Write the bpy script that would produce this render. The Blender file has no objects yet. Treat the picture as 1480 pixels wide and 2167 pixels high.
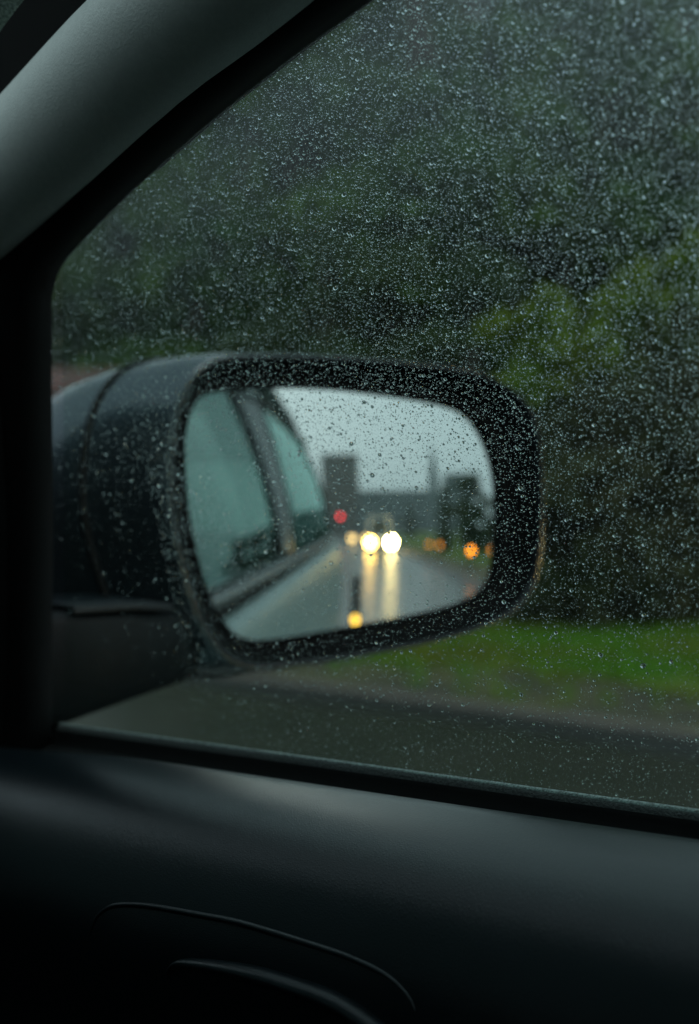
import bpy, bmesh, math, random
import numpy as np
from mathutils import Vector, Matrix
random.seed(7); RNG = np.random.default_rng(11)
SC = bpy.context.scene; COL = SC.collection
PI = math.pi

# ------------------------------------------------------------------ camera
cam_d = bpy.data.cameras.new('camera'); cam = bpy.data.objects.new('camera', cam_d); COL.objects.link(cam)
cam.location = (0, 0, 1.25); cam.rotation_euler = (PI/2, 0, math.radians(-44))
cam_d.sensor_fit = 'VERTICAL'; cam_d.sensor_height = 36; cam_d.lens = 50.0
cam_d.shift_y = 0.0076; cam_d.clip_start = 0.02; cam_d.clip_end = 3000
cam_d.dof.use_dof = True; cam_d.dof.focus_distance = 0.475; cam_d.dof.aperture_fstop = 8.0
SC.camera = cam

# ------------------------------------------------------------------ sky and light (overcast, wet dusk)
world = bpy.data.worlds.new('World'); SC.world = world; world.use_nodes = True
wn = world.node_tree; wn.nodes.clear()
W_out = wn.nodes.new('ShaderNodeOutputWorld'); W_bg = wn.nodes.new('ShaderNodeBackground')
W_sky = wn.nodes.new('ShaderNodeTexSky'); W_sky.sky_type = 'NISHITA'; W_sky.sun_disc = False
W_sky.sun_elevation = math.radians(38); W_sky.sun_rotation = math.radians(200)
W_sky.air_density = 1.6; W_sky.dust_density = 4.0; W_sky.ozone_density = 1.5
W_hs = wn.nodes.new('ShaderNodeHueSaturation'); W_hs.inputs['Saturation'].default_value = 0.25
W_mx = wn.nodes.new('ShaderNodeMix'); W_mx.data_type = 'RGBA'; W_mx.inputs[0].default_value = 0.75
W_mx.inputs[7].default_value = (4.85, 6.6, 7.1, 1)
W_bg.inputs['Strength'].default_value = 0.1
wn.links.new(W_sky.outputs[0], W_hs.inputs['Color']); wn.links.new(W_hs.outputs[0], W_mx.inputs[6])
wn.links.new(W_mx.outputs[2], W_bg.inputs[0]); wn.links.new(W_bg.outputs[0], W_out.inputs[0])
sun_d = bpy.data.lights.new('sun', 'SUN'); sun_d.energy = 0.5; sun_d.angle = math.radians(25); sun_d.color = (1, .97, .92)
sun = bpy.data.objects.new('sun', sun_d); COL.objects.link(sun)
sun.rotation_euler = (math.radians(52), 0, math.radians(-20)); sun.location = (0, 0, 20)
SC.view_settings.view_transform = 'Standard'; SC.view_settings.look = 'None'
SC.view_settings.exposure = 0.0; SC.view_settings.gamma = 1.0; SC.view_settings.use_curve_mapping = False
SC.cycles.use_denoising = True
SC.cycles.max_bounces = 14; SC.cycles.diffuse_bounces = 4; SC.cycles.glossy_bounces = 6
SC.cycles.transmission_bounces = 10; SC.cycles.transparent_max_bounces = 12
SC.cycles.sample_clamp_indirect = 8.0; SC.cycles.sample_clamp_direct = 0
SC.cycles.caustics_refractive = True; SC.cycles.caustics_reflective = True; SC.cycles.blur_glossy = 0.0

# ------------------------------------------------------------------ materials
def mat(name, col=(.5,.5,.5), rough=.6, metal=0.0, spec=.5, noise=None, bump=None, emit=None, coat=0.0, coatr=.05, sheen=0):
    m = bpy.data.materials.new(name); m.use_nodes = True; nt = m.node_tree; b = nt.nodes['Principled BSDF']
    b.inputs['Base Color'].default_value = (*col, 1); b.inputs['Roughness'].default_value = rough
    b.inputs['Metallic'].default_value = metal; b.inputs['Specular IOR Level'].default_value = spec
    b.inputs['Coat Weight'].default_value = coat; b.inputs['Coat Roughness'].default_value = coatr
    if sheen: b.inputs['Sheen Weight'].default_value = sheen
    tc = nt.nodes.new('ShaderNodeTexCoord')
    if noise:                      # (scale, other colour, detail, sharpness)
        n = nt.nodes.new('ShaderNodeTexNoise'); n.inputs['Scale'].default_value = noise[0]; n.inputs['Detail'].default_value = noise[2]
        r = nt.nodes.new('ShaderNodeMapRange'); w = noise[3]
        r.inputs[1].default_value = .5-w; r.inputs[2].default_value = .5+w
        mx = nt.nodes.new('ShaderNodeMix'); mx.data_type = 'RGBA'
        mx.inputs[6].default_value = (*col, 1); mx.inputs[7].default_value = (*noise[1], 1)
        nt.links.new(tc.outputs['Object'], n.inputs[0]); nt.links.new(n.outputs[0], r.inputs[0])
        nt.links.new(r.outputs[0], mx.inputs[0]); nt.links.new(mx.outputs[2], b.inputs['Base Color'])
    if bump:                       # (kind, scale, strength, distance)
        if bump[0] == 'voronoi':
            n2 = nt.nodes.new('ShaderNodeTexVoronoi'); n2.feature = 'DISTANCE_TO_EDGE'; n2.inputs['Scale'].default_value = bump[1]; o = n2.outputs[0]
        else:
            n2 = nt.nodes.new('ShaderNodeTexNoise'); n2.inputs['Scale'].default_value = bump[1]; n2.inputs['Detail'].default_value = 5; o = n2.outputs[0]
        bp = nt.nodes.new('ShaderNodeBump'); bp.inputs['Strength'].default_value = bump[2]; bp.inputs['Distance'].default_value = bump[3]
        nt.links.new(tc.outputs['Object'], n2.inputs[0])
        nt.links.new(o, bp.inputs['Height']); nt.links.new(bp.outputs[0], b.inputs['Normal'])
    if emit:
        b.inputs['Emission Color'].default_value = (*emit[0], 1); b.inputs['Emission Strength'].default_value = emit[1]
    return m

def glass_mat(name, tint, fog_veil=0.0):
    m = bpy.data.materials.new(name); m.use_nodes = True; nt = m.node_tree; nt.nodes.clear()
    out = nt.nodes.new('ShaderNodeOutputMaterial'); tr = nt.nodes.new('ShaderNodeBsdfTransparent'); tr.inputs[0].default_value = (*tint, 1)
    gl = nt.nodes.new('ShaderNodeBsdfGlossy'); gl.inputs['Roughness'].default_value = 0.01; gl.inputs[0].default_value = (.62, .94, .87, 1)
    fr = nt.nodes.new('ShaderNodeFresnel'); fr.inputs[0].default_value = 1.5
    mx = nt.nodes.new('ShaderNodeMixShader')
    ge = nt.nodes.new('ShaderNodeNewGeometry'); io = nt.nodes.new('ShaderNodeMapRange')     # same reflectance from both sides of the sheet
    io.inputs[3].default_value = 1.5; io.inputs[4].default_value = 1/1.5
    nt.links.new(ge.outputs['Backfacing'], io.inputs[0]); nt.links.new(io.outputs[0], fr.inputs[0])
    nt.links.new(fr.outputs[0], mx.inputs[0]); nt.links.new(tr.outputs[0], mx.inputs[1]); nt.links.new(gl.outputs[0], mx.inputs[2])
    last = mx
    if fog_veil:
        # thin patchy condensation; its increase towards the upper edge paints in a reflected veil
        tl = nt.nodes.new('ShaderNodeBsdfTranslucent'); tl.inputs[0].default_value = (.8, .88, .88, 1)
        tc = nt.nodes.new('ShaderNodeTexCoord'); no = nt.nodes.new('ShaderNodeTexNoise'); no.inputs['Scale'].default_value = 5; no.inputs['Detail'].default_value = 1
        sp = nt.nodes.new('ShaderNodeSeparateXYZ'); mr = nt.nodes.new('ShaderNodeMapRange')
        mr.inputs[1].default_value = FOG_VEIL_Z0; mr.inputs[2].default_value = FOG_VEIL_Z1; mr.interpolation_type = 'SMOOTHSTEP'
        mr.inputs[3].default_value = .0
        m1 = nt.nodes.new('ShaderNodeMath'); m1.operation = 'MULTIPLY'
        mr2 = nt.nodes.new('ShaderNodeMapRange'); mr2.inputs[1].default_value = .35; mr2.inputs[2].default_value = .65
        mr2.inputs[3].default_value = .45*fog_veil; mr2.inputs[4].default_value = fog_veil
        nt.links.new(tc.outputs['Object'], no.inputs[0]); nt.links.new(tc.outputs['Object'], sp.inputs[0])
        nt.links.new(sp.outputs[2], mr.inputs[0]); nt.links.new(no.outputs[0], mr2.inputs[0])
        nt.links.new(mr.outputs[0], m1.inputs[0]); nt.links.new(mr2.outputs[0], m1.inputs[1])
        mf = nt.nodes.new('ShaderNodeMixShader')
        nt.links.new(m1.outputs[0], mf.inputs[0]); nt.links.new(mx.outputs[0], mf.inputs[1]); nt.links.new(tl.outputs[0], mf.inputs[2])
        last = mf
    nt.links.new(last.outputs[0], out.inputs[0])
    return m
FOG_VEIL_Z0, FOG_VEIL_Z1 = 1.32, 1.42

M_glass = glass_mat('side_window_glass', (.86, .94, .91), 0.13)
M_glass2 = glass_mat('rear_window_glass', (.25, .33, .31))
M_black = mat('black_rubber', (.006, .007, .007), .75, spec=.25)
M_seal = mat('highlit_black_seal', (.10, .115, .11), .7, spec=.5, noise=(900, (.06, .07, .068), 3, .2), bump=('noise', 900, .8, .002))  # base colour lifted to paint in the highlight on the lip
M_leather = mat('charcoal_grained_plastic', (.0055, .0125, .0165), .30, spec=.62, bump=('voronoi', 1100, .22, .0005), noise=(25, (.007, .015, .020), 2, .2))
M_trimlow = mat('black_plastic_handle', (.02, .023, .024), .42, spec=.5, bump=('noise', 500, .2, .0006))
M_pillar = mat('light_grey_pillar_fabric', (.66, .74, .71), .85, spec=.2, bump=('noise', 1200, .35, .0006), noise=(420, (.60, .68, .65), 3, .2))
M_headliner = mat('woven_headliner', (.48, .56, .50), .95, spec=.1, bump=('noise', 1500, .8, .001), noise=(900, (.16, .21, .18), 3, .1))
M_dark = mat('dark_cabin_plastic', (.02, .022, .023), .7, spec=.3, bump=('noise', 300, .3, .001))
M_paint = mat('dark_grey_car_paint', (.055, .08, .095), .33, metal=.85, coat=1, coatr=.10)
M_paint_body = mat('dark_grey_door_paint', (.30, .40, .38), .45, coat=.25, coatr=.35)
M_bez = mat('black_mirror_plastic', (.003, .0035, .004), .6, spec=.08)
M_arm = mat('matt_black_mirror_foot', (.006, .009, .010), .5, spec=.2, bump=('noise', 600, .2, .0006))
M_rim = mat('satin_black_rim', (.008, .013, .016), .34, spec=.35)
M_chrome = mat('mirror_silvering', (.80, .86, .86), 0.0, metal=1.0)
M_mould = mat('grey_belt_moulding', (.12, .14, .14), .4, spec=.5)
M_asphalt = mat('wet_asphalt', (.034, .037, .029), .24, spec=.85, noise=(1.3, (.046, .048, .038), 6, .15))
M_soil = mat('wet_soil', (.035, .030, .018), .8, noise=(1.4, (.085, .085, .022), 5, .10), bump=('noise', 20, .8, .05))
M_turf = mat('turf', (.055, .165, .012), .9, spec=.15, noise=(.55, (.12, .105, .020), 5, .10), bump=('noise', 30, .6, .04))
M_blade = mat('grass_blade', (.07, .21, .010), .8, spec=.2, noise=(.8, (.12, .14, .014), 3, .12))
M_bark = mat('wet_bark', (.03, .025, .02), .85, bump=('noise', 12, .8, .03))
M_leafd = mat('dark_leaves', (.014, .058, .007), .7, spec=.2, noise=(.5, (.045, .098, .009), 3, .15))
M_leafm = mat('mid_green_leaves', (.025, .055, .014), .7, spec=.25, noise=(.6, (.04, .075, .018), 3, .15))
M_leafy = mat('yellow_green_leaves', (.14, .20, .010), .7, spec=.2, noise=(.8, (.07, .14, .012), 3, .15))
M_leafb = mat('brown_undergrowth', (.040, .042, .014), .8, spec=.2, noise=(.8, (.024, .040, .010), 3, .15))
M_brick = mat('brown_masonry', (.16, .11, .08), .85, noise=(.2, (.13, .10, .08), 3, .2))
M_conc = mat('grey_concrete', (.13, .17, .17), .85, noise=(.1, (.10, .135, .135), 3, .2))
M_win = mat('dark_window_pane', (.02, .03, .03), .15, spec=.6)
M_roofred = mat('red_brown_roof_tiles', (.10, .045, .035), .8)
M_render = mat('grey_rendered_wall', (.14, .16, .15), .9)
M_kerb = mat('kerb_stone', (.15, .125, .105), .8, noise=(4, (.11, .095, .08), 4, .2))
M_paintline = mat('worn_road_paint', (.35, .35, .32), .5)
M_head = mat('headlight_glow', (1, .8, .5), .3, emit=((1.0, .66, .24), 240))
M_head2 = mat('dim_headlight_glow', (1, .7, .4), .3, emit=((1.0, .58, .20), 5))
M_head3 = mat('low_headlight_glow', (1, .8, .5), .3, emit=((1.0, .52, .10), 60))
M_amber = mat('amber_lamp_glow', (1, .4, .05), .3, emit=((1.0, .25, .015), 8))
M_amber2 = mat('faint_amber_lamp_glow', (1, .4, .05), .3, emit=((1.0, .27, .03), 2.4))
M_yel = mat('yellow_lamp_glow', (1, .6, .1), .3, emit=((1.0, .50, .05), 6))
M_red = mat('red_signal_glow', (1, .05, .05), .3, emit=((1.0, .03, .04), 9))
M_carA = mat('pale_silver_van_paint', (.68, .74, .74), .4, metal=.0, coat=.8)
M_carB = mat('dark_blue_car_paint', (.02, .03, .045), .3, coat=1)
M_tyre = mat('tyre_rubber', (.012, .012, .012), .85)
M_metal = mat('grey_metal', (.12, .13, .13), .4, metal=.8)
M_plate = mat('number_plate_white', (.6, .6, .58), .5)

# water of the drops on the pane
M_water = bpy.data.materials.new('rain_water'); M_water.use_nodes = True
_nt = M_water.node_tree; _nt.nodes.clear(); _o = _nt.nodes.new('ShaderNodeOutputMaterial'); _g = _nt.nodes.new('ShaderNodeBsdfGlass')
_g.inputs['IOR'].default_value = 1.33; _g.inputs['Roughness'].default_value = .16; _g.inputs[0].default_value = (.96, 1, 1, 1)
_nt.links.new(_g.outputs[0], _o.inputs[0])

# ------------------------------------------------------------------ helpers
def link(name, me, m, parent=None, smooth=False):
    o = bpy.data.objects.new(name, me); COL.objects.link(o)
    if m is not None and len(me.materials) == 0: me.materials.append(m)
    if parent is not None: o.parent = parent
    if smooth: me.shade_smooth()
    return o
def mesh(name, v, f, m, parent=None, smooth=False):
    me = bpy.data.meshes.new(name); me.from_pydata([tuple(map(float, p)) for p in v], [], f); me.update()
    bm = bmesh.new(); bm.from_mesh(me); bmesh.ops.recalc_face_normals(bm, faces=bm.faces[:]); bm.to_mesh(me); bm.free()
    return link(name, me, m, parent, smooth)
def grid(name, rows, m, parent=None, smooth=True, closed=False, thick=0, raw=False):
    nr, nc = len(rows), len(rows[0]); v = [p for r in rows for p in r]; f = []
    for i in range(nr-1):
        for j in range(nc if closed else nc-1):
            k = (j+1) % nc; f.append((i*nc+j, i*nc+k, (i+1)*nc+k, (i+1)*nc+j))
    o = mesh(name, v, f, m, parent, smooth)
    if thick:
        md = o.modifiers.new('thickness', 'SOLIDIFY'); md.thickness = thick; md.offset = 0
    return o
def tag(o, label=None, cat=None, group=None, kind=None):
    for k, val in (('label', label), ('category', cat), ('group', group), ('kind', kind)):
        if val: o[k] = val
    return o
def empty(name, loc, rz=0, label=None, cat=None, group=None):
    o = bpy.data.objects.new(name, None); COL.objects.link(o); o.location = loc; o.rotation_euler = (0, 0, rz); o.empty_display_size = .2
    return tag(o, label, cat, group)
def bx(bm, c, s, rz=0):
    r = bmesh.ops.create_cube(bm, size=1)['verts']
    bmesh.ops.scale(bm, vec=s, verts=r)
    if rz: bmesh.ops.rotate(bm, cent=(0,0,0), matrix=Matrix.Rotation(rz, 3, 'Z'), verts=r)
    bmesh.ops.translate(bm, vec=c, verts=r); return r
def cyl(bm, c, r1, r2, h, seg=16, axis='Z'):
    r = bmesh.ops.create_cone(bm, cap_ends=True, segments=seg, radius1=r1, radius2=r2, depth=h)['verts']
    if axis == 'Y': bmesh.ops.rotate(bm, cent=(0,0,0), matrix=Matrix.Rotation(PI/2, 3, 'X'), verts=r)
    if axis == 'X': bmesh.ops.rotate(bm, cent=(0,0,0), matrix=Matrix.Rotation(PI/2, 3, 'Y'), verts=r)
    bmesh.ops.translate(bm, vec=c, verts=r); return r
def fin(name, bm, m, parent=None, smooth=False, bev=0):
    me = bpy.data.meshes.new(name); bm.to_mesh(me); bm.free(); o = link(name, me, m, parent, smooth)
    if bev:
        md = o.modifiers.new('bevel', 'BEVEL'); md.width = bev; md.segments = 3
    return o
def box(name, c, s, m, parent=None, bev=0, rz=0):
    bm = bmesh.new(); bx(bm, c, s, rz); return fin(name, bm, m, parent, False, bev)
def lerp(a, b, t): return a+(b-a)*t
def interp(x, xs, ys): return float(np.interp(x, xs, ys))
def catmull(pts, n=6, closed=False):
    P = [np.array(p, float) for p in pts]; out = []; N = len(P)
    rng = range(N if closed else N-1)
    for i in rng:
        if closed: a, b, c, d = P[i-1], P[i], P[(i+1) % N], P[(i+2) % N]
        else: a, b, c, d = P[max(i-1, 0)], P[i], P[i+1], P[min(i+2, N-1)]
        for k in range(n):
            t = k/n; out.append(.5*((2*b)+(-a+c)*t+(2*a-5*b+4*c-d)*t*t+(-a+3*b-3*c+d)*t**3))
    if not closed: out.append(P[-1])
    return out
def tube(name, pts, r, m, parent=None, seg=10, flat=1.0, radii=None):
    P = [np.array(p, float) for p in pts]; rows = []
    for i, p in enumerate(P):
        t = P[min(i+1, len(P)-1)]-P[max(i-1, 0)]; t = t/np.linalg.norm(t)
        a = np.cross(t, (1, 0, .05)); a /= np.linalg.norm(a); b = np.cross(t, a); rr = radii[i] if radii else r
        rows.append([p+a*math.cos(k*2*PI/seg)*rr+b*math.sin(k*2*PI/seg)*rr*flat for k in range(seg)])
    return grid(name, rows, m, parent, True, True)

# ------------------------------------------------------------------ THE CAR (camera sits inside)
W0, ZB = .385, 1.14
def side_x(y, z):
    dz = max(0.0, z-ZB); return W0+.03*(.4-y)-(.16-.10*min(1, max(0, (-.25-y)/.6)))*dz-(.5-.22*min(1, max(0, (-.25-y)/.6)))*dz*dz
def belt(y): return 1.1497+.0223*(.6017-y)
car = empty('car', (-.35, -.9, 0), 0, 'dark grey car whose front side window and door mirror fill the view, seen from inside', 'car')
CI = Matrix.Translation((-.35, -.9, 0)).inverted()
def in_car(o):
    o.parent = car; o.matrix_parent_inverse = CI; return o
def sub_of(o, p):            # keep world coordinates under a part that sits at the origin
    o.parent = p; return o

# opening of the front side window, (y, z), seen edge 12 mm inboard of the glass
HOLE = [(.6045,1.1365),(.6017,1.1472),(.5844,1.2051),(.5489,1.2921),(.5275,1.3350),(.5205,1.3465),(.5090,1.3555),(.4883,1.3636),(.4504,1.3758),(.4219,1.3837),(.3909,1.3920),(.3479,1.4020),(.3108,1.4095),(.25,1.422),(.15,1.441),(.0,1.465),(-.2,1.53),(-.45,1.585),(-.555,1.60)]
hy = [p[0] for p in HOLE][::-1]; hz = [p[1] for p in HOLE][::-1]
def top_z(y): return interp(y, hy, hz)

def side_grid(name, y0, y1, zlo, zhi, dx, m, ny=24, nz=10, thick=0):
    rows = []
    for i in range(ny+1):
        y = lerp(y0, y1, i/ny); a, b = zlo(y), zhi(y)
        rows.append([(side_x(y, z)+dx, y, z) for z in [lerp(a, b, k/nz) for k in range(nz+1)]])
    return grid(name, rows, m, None, True, False, thick)

pane = in_car(side_grid('window_pane', .645, -.565, lambda y: belt(y)-.02, lambda y: max(top_z(min(y+.015, .603))+.012, belt(y)-.015), 0, M_glass, 60, 14, 0))
pane['label'] = 'front side window pane covered in rain drops'

# window frame: from the seal at the glass, inboard, then outward under the trim
def offs(P, d):
    out = []
    for i in range(len(P)):
        t = np.array(P[min(i+1, len(P)-1)])-np.array(P[max(i-1, 0)]); t = t/np.linalg.norm(t)
        nrm = np.array([t[1], -t[0]])
        if nrm @ (np.array(P[i])-np.array([.1, 1.2])) < 0: nrm = -nrm
        out.append((P[i][0]+nrm[0]*d, P[i][1]+nrm[1]*d))
    return out
HS = [tuple(p) for p in catmull(HOLE, 3)]
def rail(d, dx):
    Q = offs(HS, d); return [(side_x(y, z)+dx, y, z) for y, z in Q]
f1 = in_car(grid('window_frame', [rail(.003, .003), rail(0, .001), rail(0, -.010), rail(.0025, -.0145), rail(.02, -.017), rail(.06, -.019)], M_black, None, True))
f1['label'] = 'black inner frame and seal round the front side window'
# wide black lower pillar at the foot of the screen
rows = []
for z in np.linspace(.90, 1.42, 14):
    yf = interp(z, [1.02, 1.137, 1.34, 1.42], [.615, .608, .53, .485])
    rows.append([(side_x(yf, z)-.0175, yf+.012, z), (side_x(yf, z)-.022, yf+.06, z), (side_x(yf, z)-.03, yf+.13, z), (side_x(yf, z)-.01, yf+.2, z)])
lp = in_car(grid('pillar_base', rows, M_black, None, True))

# A pillar trim: rounded light grey moulding above the frame
low = catmull([(.585, 1.3425), (.5454, 1.3532), (.5189, 1.3604), (.4543, 1.3776), (.3935, 1.3937), (.3524, 1.4026), (.3244, 1.4085), (.27, 1.42), (.2, 1.434)], 3)
def trim_sec(y, z, psi, R=.036, psi0=-62):
    x0 = side_x(y, z)-.02; e1 = np.array([-1, 0, 0.]); e2 = np.array([0, .72, .69])
    n0 = math.cos(math.radians(psi0))*e1+math.sin(math.radians(psi0))*e2
    n = math.cos(math.radians(psi))*e1+math.sin(math.radians(psi))*e2
    return tuple(np.array([x0, y, z])-n0*R+n*R)
ap = in_car(grid('pillar_trim', [[(side_x(y, z)-.012, y, z)]+[trim_sec(y, z, a) for a in range(-62, 107, 7)] for y, z in low], M_pillar, None, True))
ap['label'] = 'light grey fabric windscreen pillar trim'

# headliner just beyond the pillar trim, then roof
hl_rows = []
for y, z in low:
    a = np.array(trim_sec(y, z, 104)); hl_rows.append([tuple(a+np.array(o)) for o in ((.004, .004, .000), (-.001, .003, .002), (-.004, .002, .006), (-.018, .002, .013), (-.045, .004, .022))])
in_car(grid('headliner_edge', hl_rows, M_headliner, None, True))

# door trim: upper roll, swept along y
prof = [(-.012,-.050),(-.012,-.016),(-.020,-.0065),(-.0285,-.0040),(-.038,-.0046),(-.052,-.0080),(-.066,-.0150),(-.077,-.0250),(-.085,-.0380),(-.089,-.052),(-.091,-.075),(-.092,-.11),(-.092,-.20),(-.085,-.40),(-.07,-.75)]
yt = [-.8,-.5,-.2,0,.1,.2,.25,.3,.35,.4,.45,.5,.54,.57,.59,.62,.66,.70]
rows = []
for y in np.linspace(-.8, .74, 70):
    t = max(0, (y-.30)/.30); row = []
    for dx, dz in catmull([(a, b) for a, b in prof], 4):
        bul = .010*t*math.exp(-((dz+.055)/.022)**2)
        z = belt(y)-.0035+dz+.0035+.0021*np.clip((.6-y)/.36, 0, 1.2)
        row.append((W0+.03*(.4-y)+dx-bul-.012*max(0, t-.85)*3*min(1, -dz/.03), y, z-.004*max(0, (y-.5)/.1)))
    rows.append(row)
dt = in_car(grid('door_trim', rows, M_leather, None, True)); dt['label'] = 'charcoal grained door top under the window'

# belt seal: rubber lip where the pane enters the door, its highlight painted pale
def beltline(dx, dz, n=80, jit=0):
    return [(W0+.03*(.4-y)+dx, y, belt(y)+dz) for y in np.linspace(.592, -.8, n)]
secs = [(.0, -.010), (-.0004, -.0002), (-.0014, .0009), (-.0028, .0008), (-.0038, -.0003), (-.0042, -.0014)]
in_car(grid('belt_seal', [list(r) for r in zip(*[beltline(a, b) for a, b in secs])], M_seal, None, True))
in_car(tube('seal_lip_highlight', beltline(-.0016, .0004), .0014, mat('lip_highlight_grey', (.42, .50, .48), .8, noise=(1200, (.16, .18, .17), 3, .12), bump=('noise', 1500, .8, .001)), None, 8))  # pale grey tube paints the highlight along the top of the seal
in_car(grid('belt_gap', [list(r) for r in zip(*[beltline(a, b) for a, b in [(-.0041, -.0012), (-.0050, -.0030), (-.0056, -.0075), (-.013, -.0098), (-.024, -.0105)]])], M_black, None, True))

# pull handle recess and grip
def taper(n, r): return [max(.0002, r*math.sin(PI*min(1, max(0, i/(n-1))))**.35) for i in range(n)]
rec = catmull([(.2901,.4359,1.0986),(.2917,.4338,1.1055),(.2935,.4303,1.1093),(.2947,.4248,1.1117),(.296,.415,1.1135),(.297,.4024,1.1148),(.2983,.3828,1.1161),(.2995,.364,1.1172),(.3002,.3459,1.1173),(.3008,.3307,1.1171),(.3014,.3142,1.1167),(.3016,.3001,1.1154),(.3013,.2919,1.1135),(.3006,.2859,1.1107),(.2998,.2829,1.1077)], 8)
in_car(tube('handle_recess_rim', [(p[0]-.0002, p[1], p[2]) for p in rec], .001, M_leather, None, 10, 1.3, taper(len(rec), .0011)))
gp = catmull([(.2926,.3916,1.095),(.2929,.3889,1.0983),(.2934,.3842,1.1004),(.2941,.3748,1.1019),(.295,.3611,1.1033),(.2961,.3457,1.1042),(.297,.3309,1.1043),(.2978,.3167,1.1039),(.2983,.3068,1.1024),(.2985,.298,1.1001),(.2985,.2912,1.0977),(.298,.282,1.092),(.297,.270,1.083)], 8)
in_car(tube('pull_handle', [(p[0]-.001, p[1], p[2]) for p in gp], .002, M_leather, None, 14, 1.6, [max(.0003, .0028*min(1, i/45+.15)) for i in range(len(gp))]))

# cabin shell, so that daylight enters only where the glass is
def quad(name, pts, m, thick=.01): 
    o = mesh(name, pts, [tuple(range(len(pts)))], m); md = o.modifiers.new('thickness', 'SOLIDIFY'); md.thickness = thick; md.offset = 0
    return in_car(o)
def roof_rows(z_off, inset):
    rows = []
    for y in np.linspace(.12, -2.35, 20):
        zc = interp(y, [-2.35, -1.9, -1.2, -.5, .0, .28], [1.62, 1.79, 1.80, 1.74, 1.66, 1.60])+z_off
        xe = side_x(y, min(top_z(y) if y > -.55 else arch(y), 1.72))-.02-inset
        xl = -.70-(xe+.0)
        rows.append([(lerp(xl, xe, s), y, zc-.07*abs(2*s-1)**3) for s in np.linspace(0, 1, 13)])
    return rows
AY = [-2.68, -2.60, -2.50, -2.38, -2.22, -2.0, -1.6, -1.2, -.8, -.55]; AZ = [1.235, 1.32, 1.43, 1.55, 1.60, 1.645, 1.655, 1.64, 1.615, 1.60]
def arch(y): return interp(y, AY, AZ)
in_car(grid('roof', roof_rows(.03, -.01), M_paint_body, None, True))
in_car(grid('headliner', roof_rows(.0, .0), M_headliner, None, True))
quad('floor', [(-1.15, 1.3, .32), (.5, 1.3, .32), (.5, -2.3, .32), (-1.15, -2.3, .32)], M_dark)
quad('bulkhead', [(-1.15, .80, .32), (.39, .80, .32), (.39, .80, 1.08), (-1.15, .80, 1.08)], M_dark)
db = bmesh.new(); bx(db, (-.40, 1.0, 1.06), (1.45, .56, .28)); bx(db, (.24, .87, 1.13), (.22, .36, .18)); in_car(fin('dashboard', db, M_dark, None, False, .04))  # small end box is added out of view to keep windscreen light off the door
ib = bmesh.new(); bx(ib, (-.62, .80, 1.20), (.50, .22, .14)); in_car(fin('added_hood_blocker', ib, M_dark, None, False, .05))  # added, unseen block that cuts windscreen light falling on the door panel
for sx in (-.62,):
    ib = bmesh.new(); bx(ib, (sx, .30, 1.42), (.62, .03, .24)); in_car(fin('added_visor_blocker', ib, M_dark, None, False, .012))  # unseen panel, added to shade the door from the left half of the windscreen
quad('left_door', [(-1.12, .9, .3), (-1.12, -2.2, .3), (-1.10, -2.2, 1.16), (-1.10, .9, 1.12)], M_dark)
quad('left_pillar', [(-1.09, -.50, 1.1), (-1.09, -.66, 1.1), (-1.0, -.66, 1.54), (-1.0, -.50, 1.54)], M_dark)
quad('rear_wall', [(-1.12, -2.3, .3), (.47, -2.3, .3), (.44, -2.3, 1.25), (-1.10, -2.3, 1.25)], M_dark)
quad('rear_screen', [(-1.08, -2.38, 1.25), (.42, -2.38, 1.25), (.36, -2.2, 1.72), (-1.0, -2.2, 1.72)], M_glass2, .004)
for sx in (-.05, -.70):
    rows = []
    for z, w, d, yy in ((.62, .24, .07, -.42), (.80, .26, .075, -.46), (1.0, .27, .07, -.50), (1.14, .24, .06, -.54), (1.20, .16, .04, -.56)):
        rows.append([(sx+w*math.copysign(abs(math.cos(a))**.5, math.cos(a)), yy+d*math.copysign(abs(math.sin(a))**.6, math.sin(a)), z) for a in np.linspace(0, 2*PI, 20, endpoint=False)])
    st = in_car(grid('front_seat', rows, M_dark, None, True, True))
    hr = bmesh.new(); bx(hr, (sx, -.57, 1.32), (.26, .10, .17)); child_o = fin('headrest', hr, M_dark, st, False, .035)
quad('left_window_pane', [(-1.09, .9, 1.12), (-1.09, -2.2, 1.16), (-.98, -2.0, 1.60), (-.95, .1, 1.55)], glass_mat('left_window_glass', (.10, .13, .12)), .004)
ws = quad('windscreen', [(-.90, .10, 1.55), (.16, .10, 1.55), (.33, 1.20, 1.17), (-1.03, 1.20, 1.17)], M_glass2, .004)
ws.data.materials.clear(); ws.data.materials.append(glass_mat('windscreen_glass', (.27, .31, .30)))

# exterior: B pillar, rear door glass, door skins, mouldings, roof rail
in_car(side_grid('b_pillar_seal', -.560, -.610, lambda y: belt(y)-.01, lambda y: arch(y)+.01, .004, M_black, 2, 12, .004))
in_car(side_grid('b_pillar', -.612, -.80, lambda y: belt(y)-.01, lambda y: arch(y)+.01, .003, M_mould, 4, 12, .004))
in_car(side_grid('rear_window_frame', -.802, -.835, lambda y: belt(y)-.01, lambda y: arch(y)+.01, .004, M_black, 2, 12, .004))
in_car(side_grid('rear_window_pane', -.83, -2.66, belt, lambda y: max(arch(y)+.004, belt(y)+.001), 0, M_glass2, 30, 8))
def along(fn_top, d0, d1, dx0, dx1, y0, y1, n=60):
    r = []
    for y in np.linspace(y0, y1, n):
        zt = fn_top(y); rr = []
        for k in range(5):
            d = lerp(d0, d1, k/4); zz = zt+d; rr.append((side_x(y, min(zz, 1.80))+lerp(dx0, dx1, k/4)+.006*math.sin(k*PI/4), y, zz))
        r.append(rr)
    return r
full_top = lambda y: top_z(y) if y > -.555 else arch(y)
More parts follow.
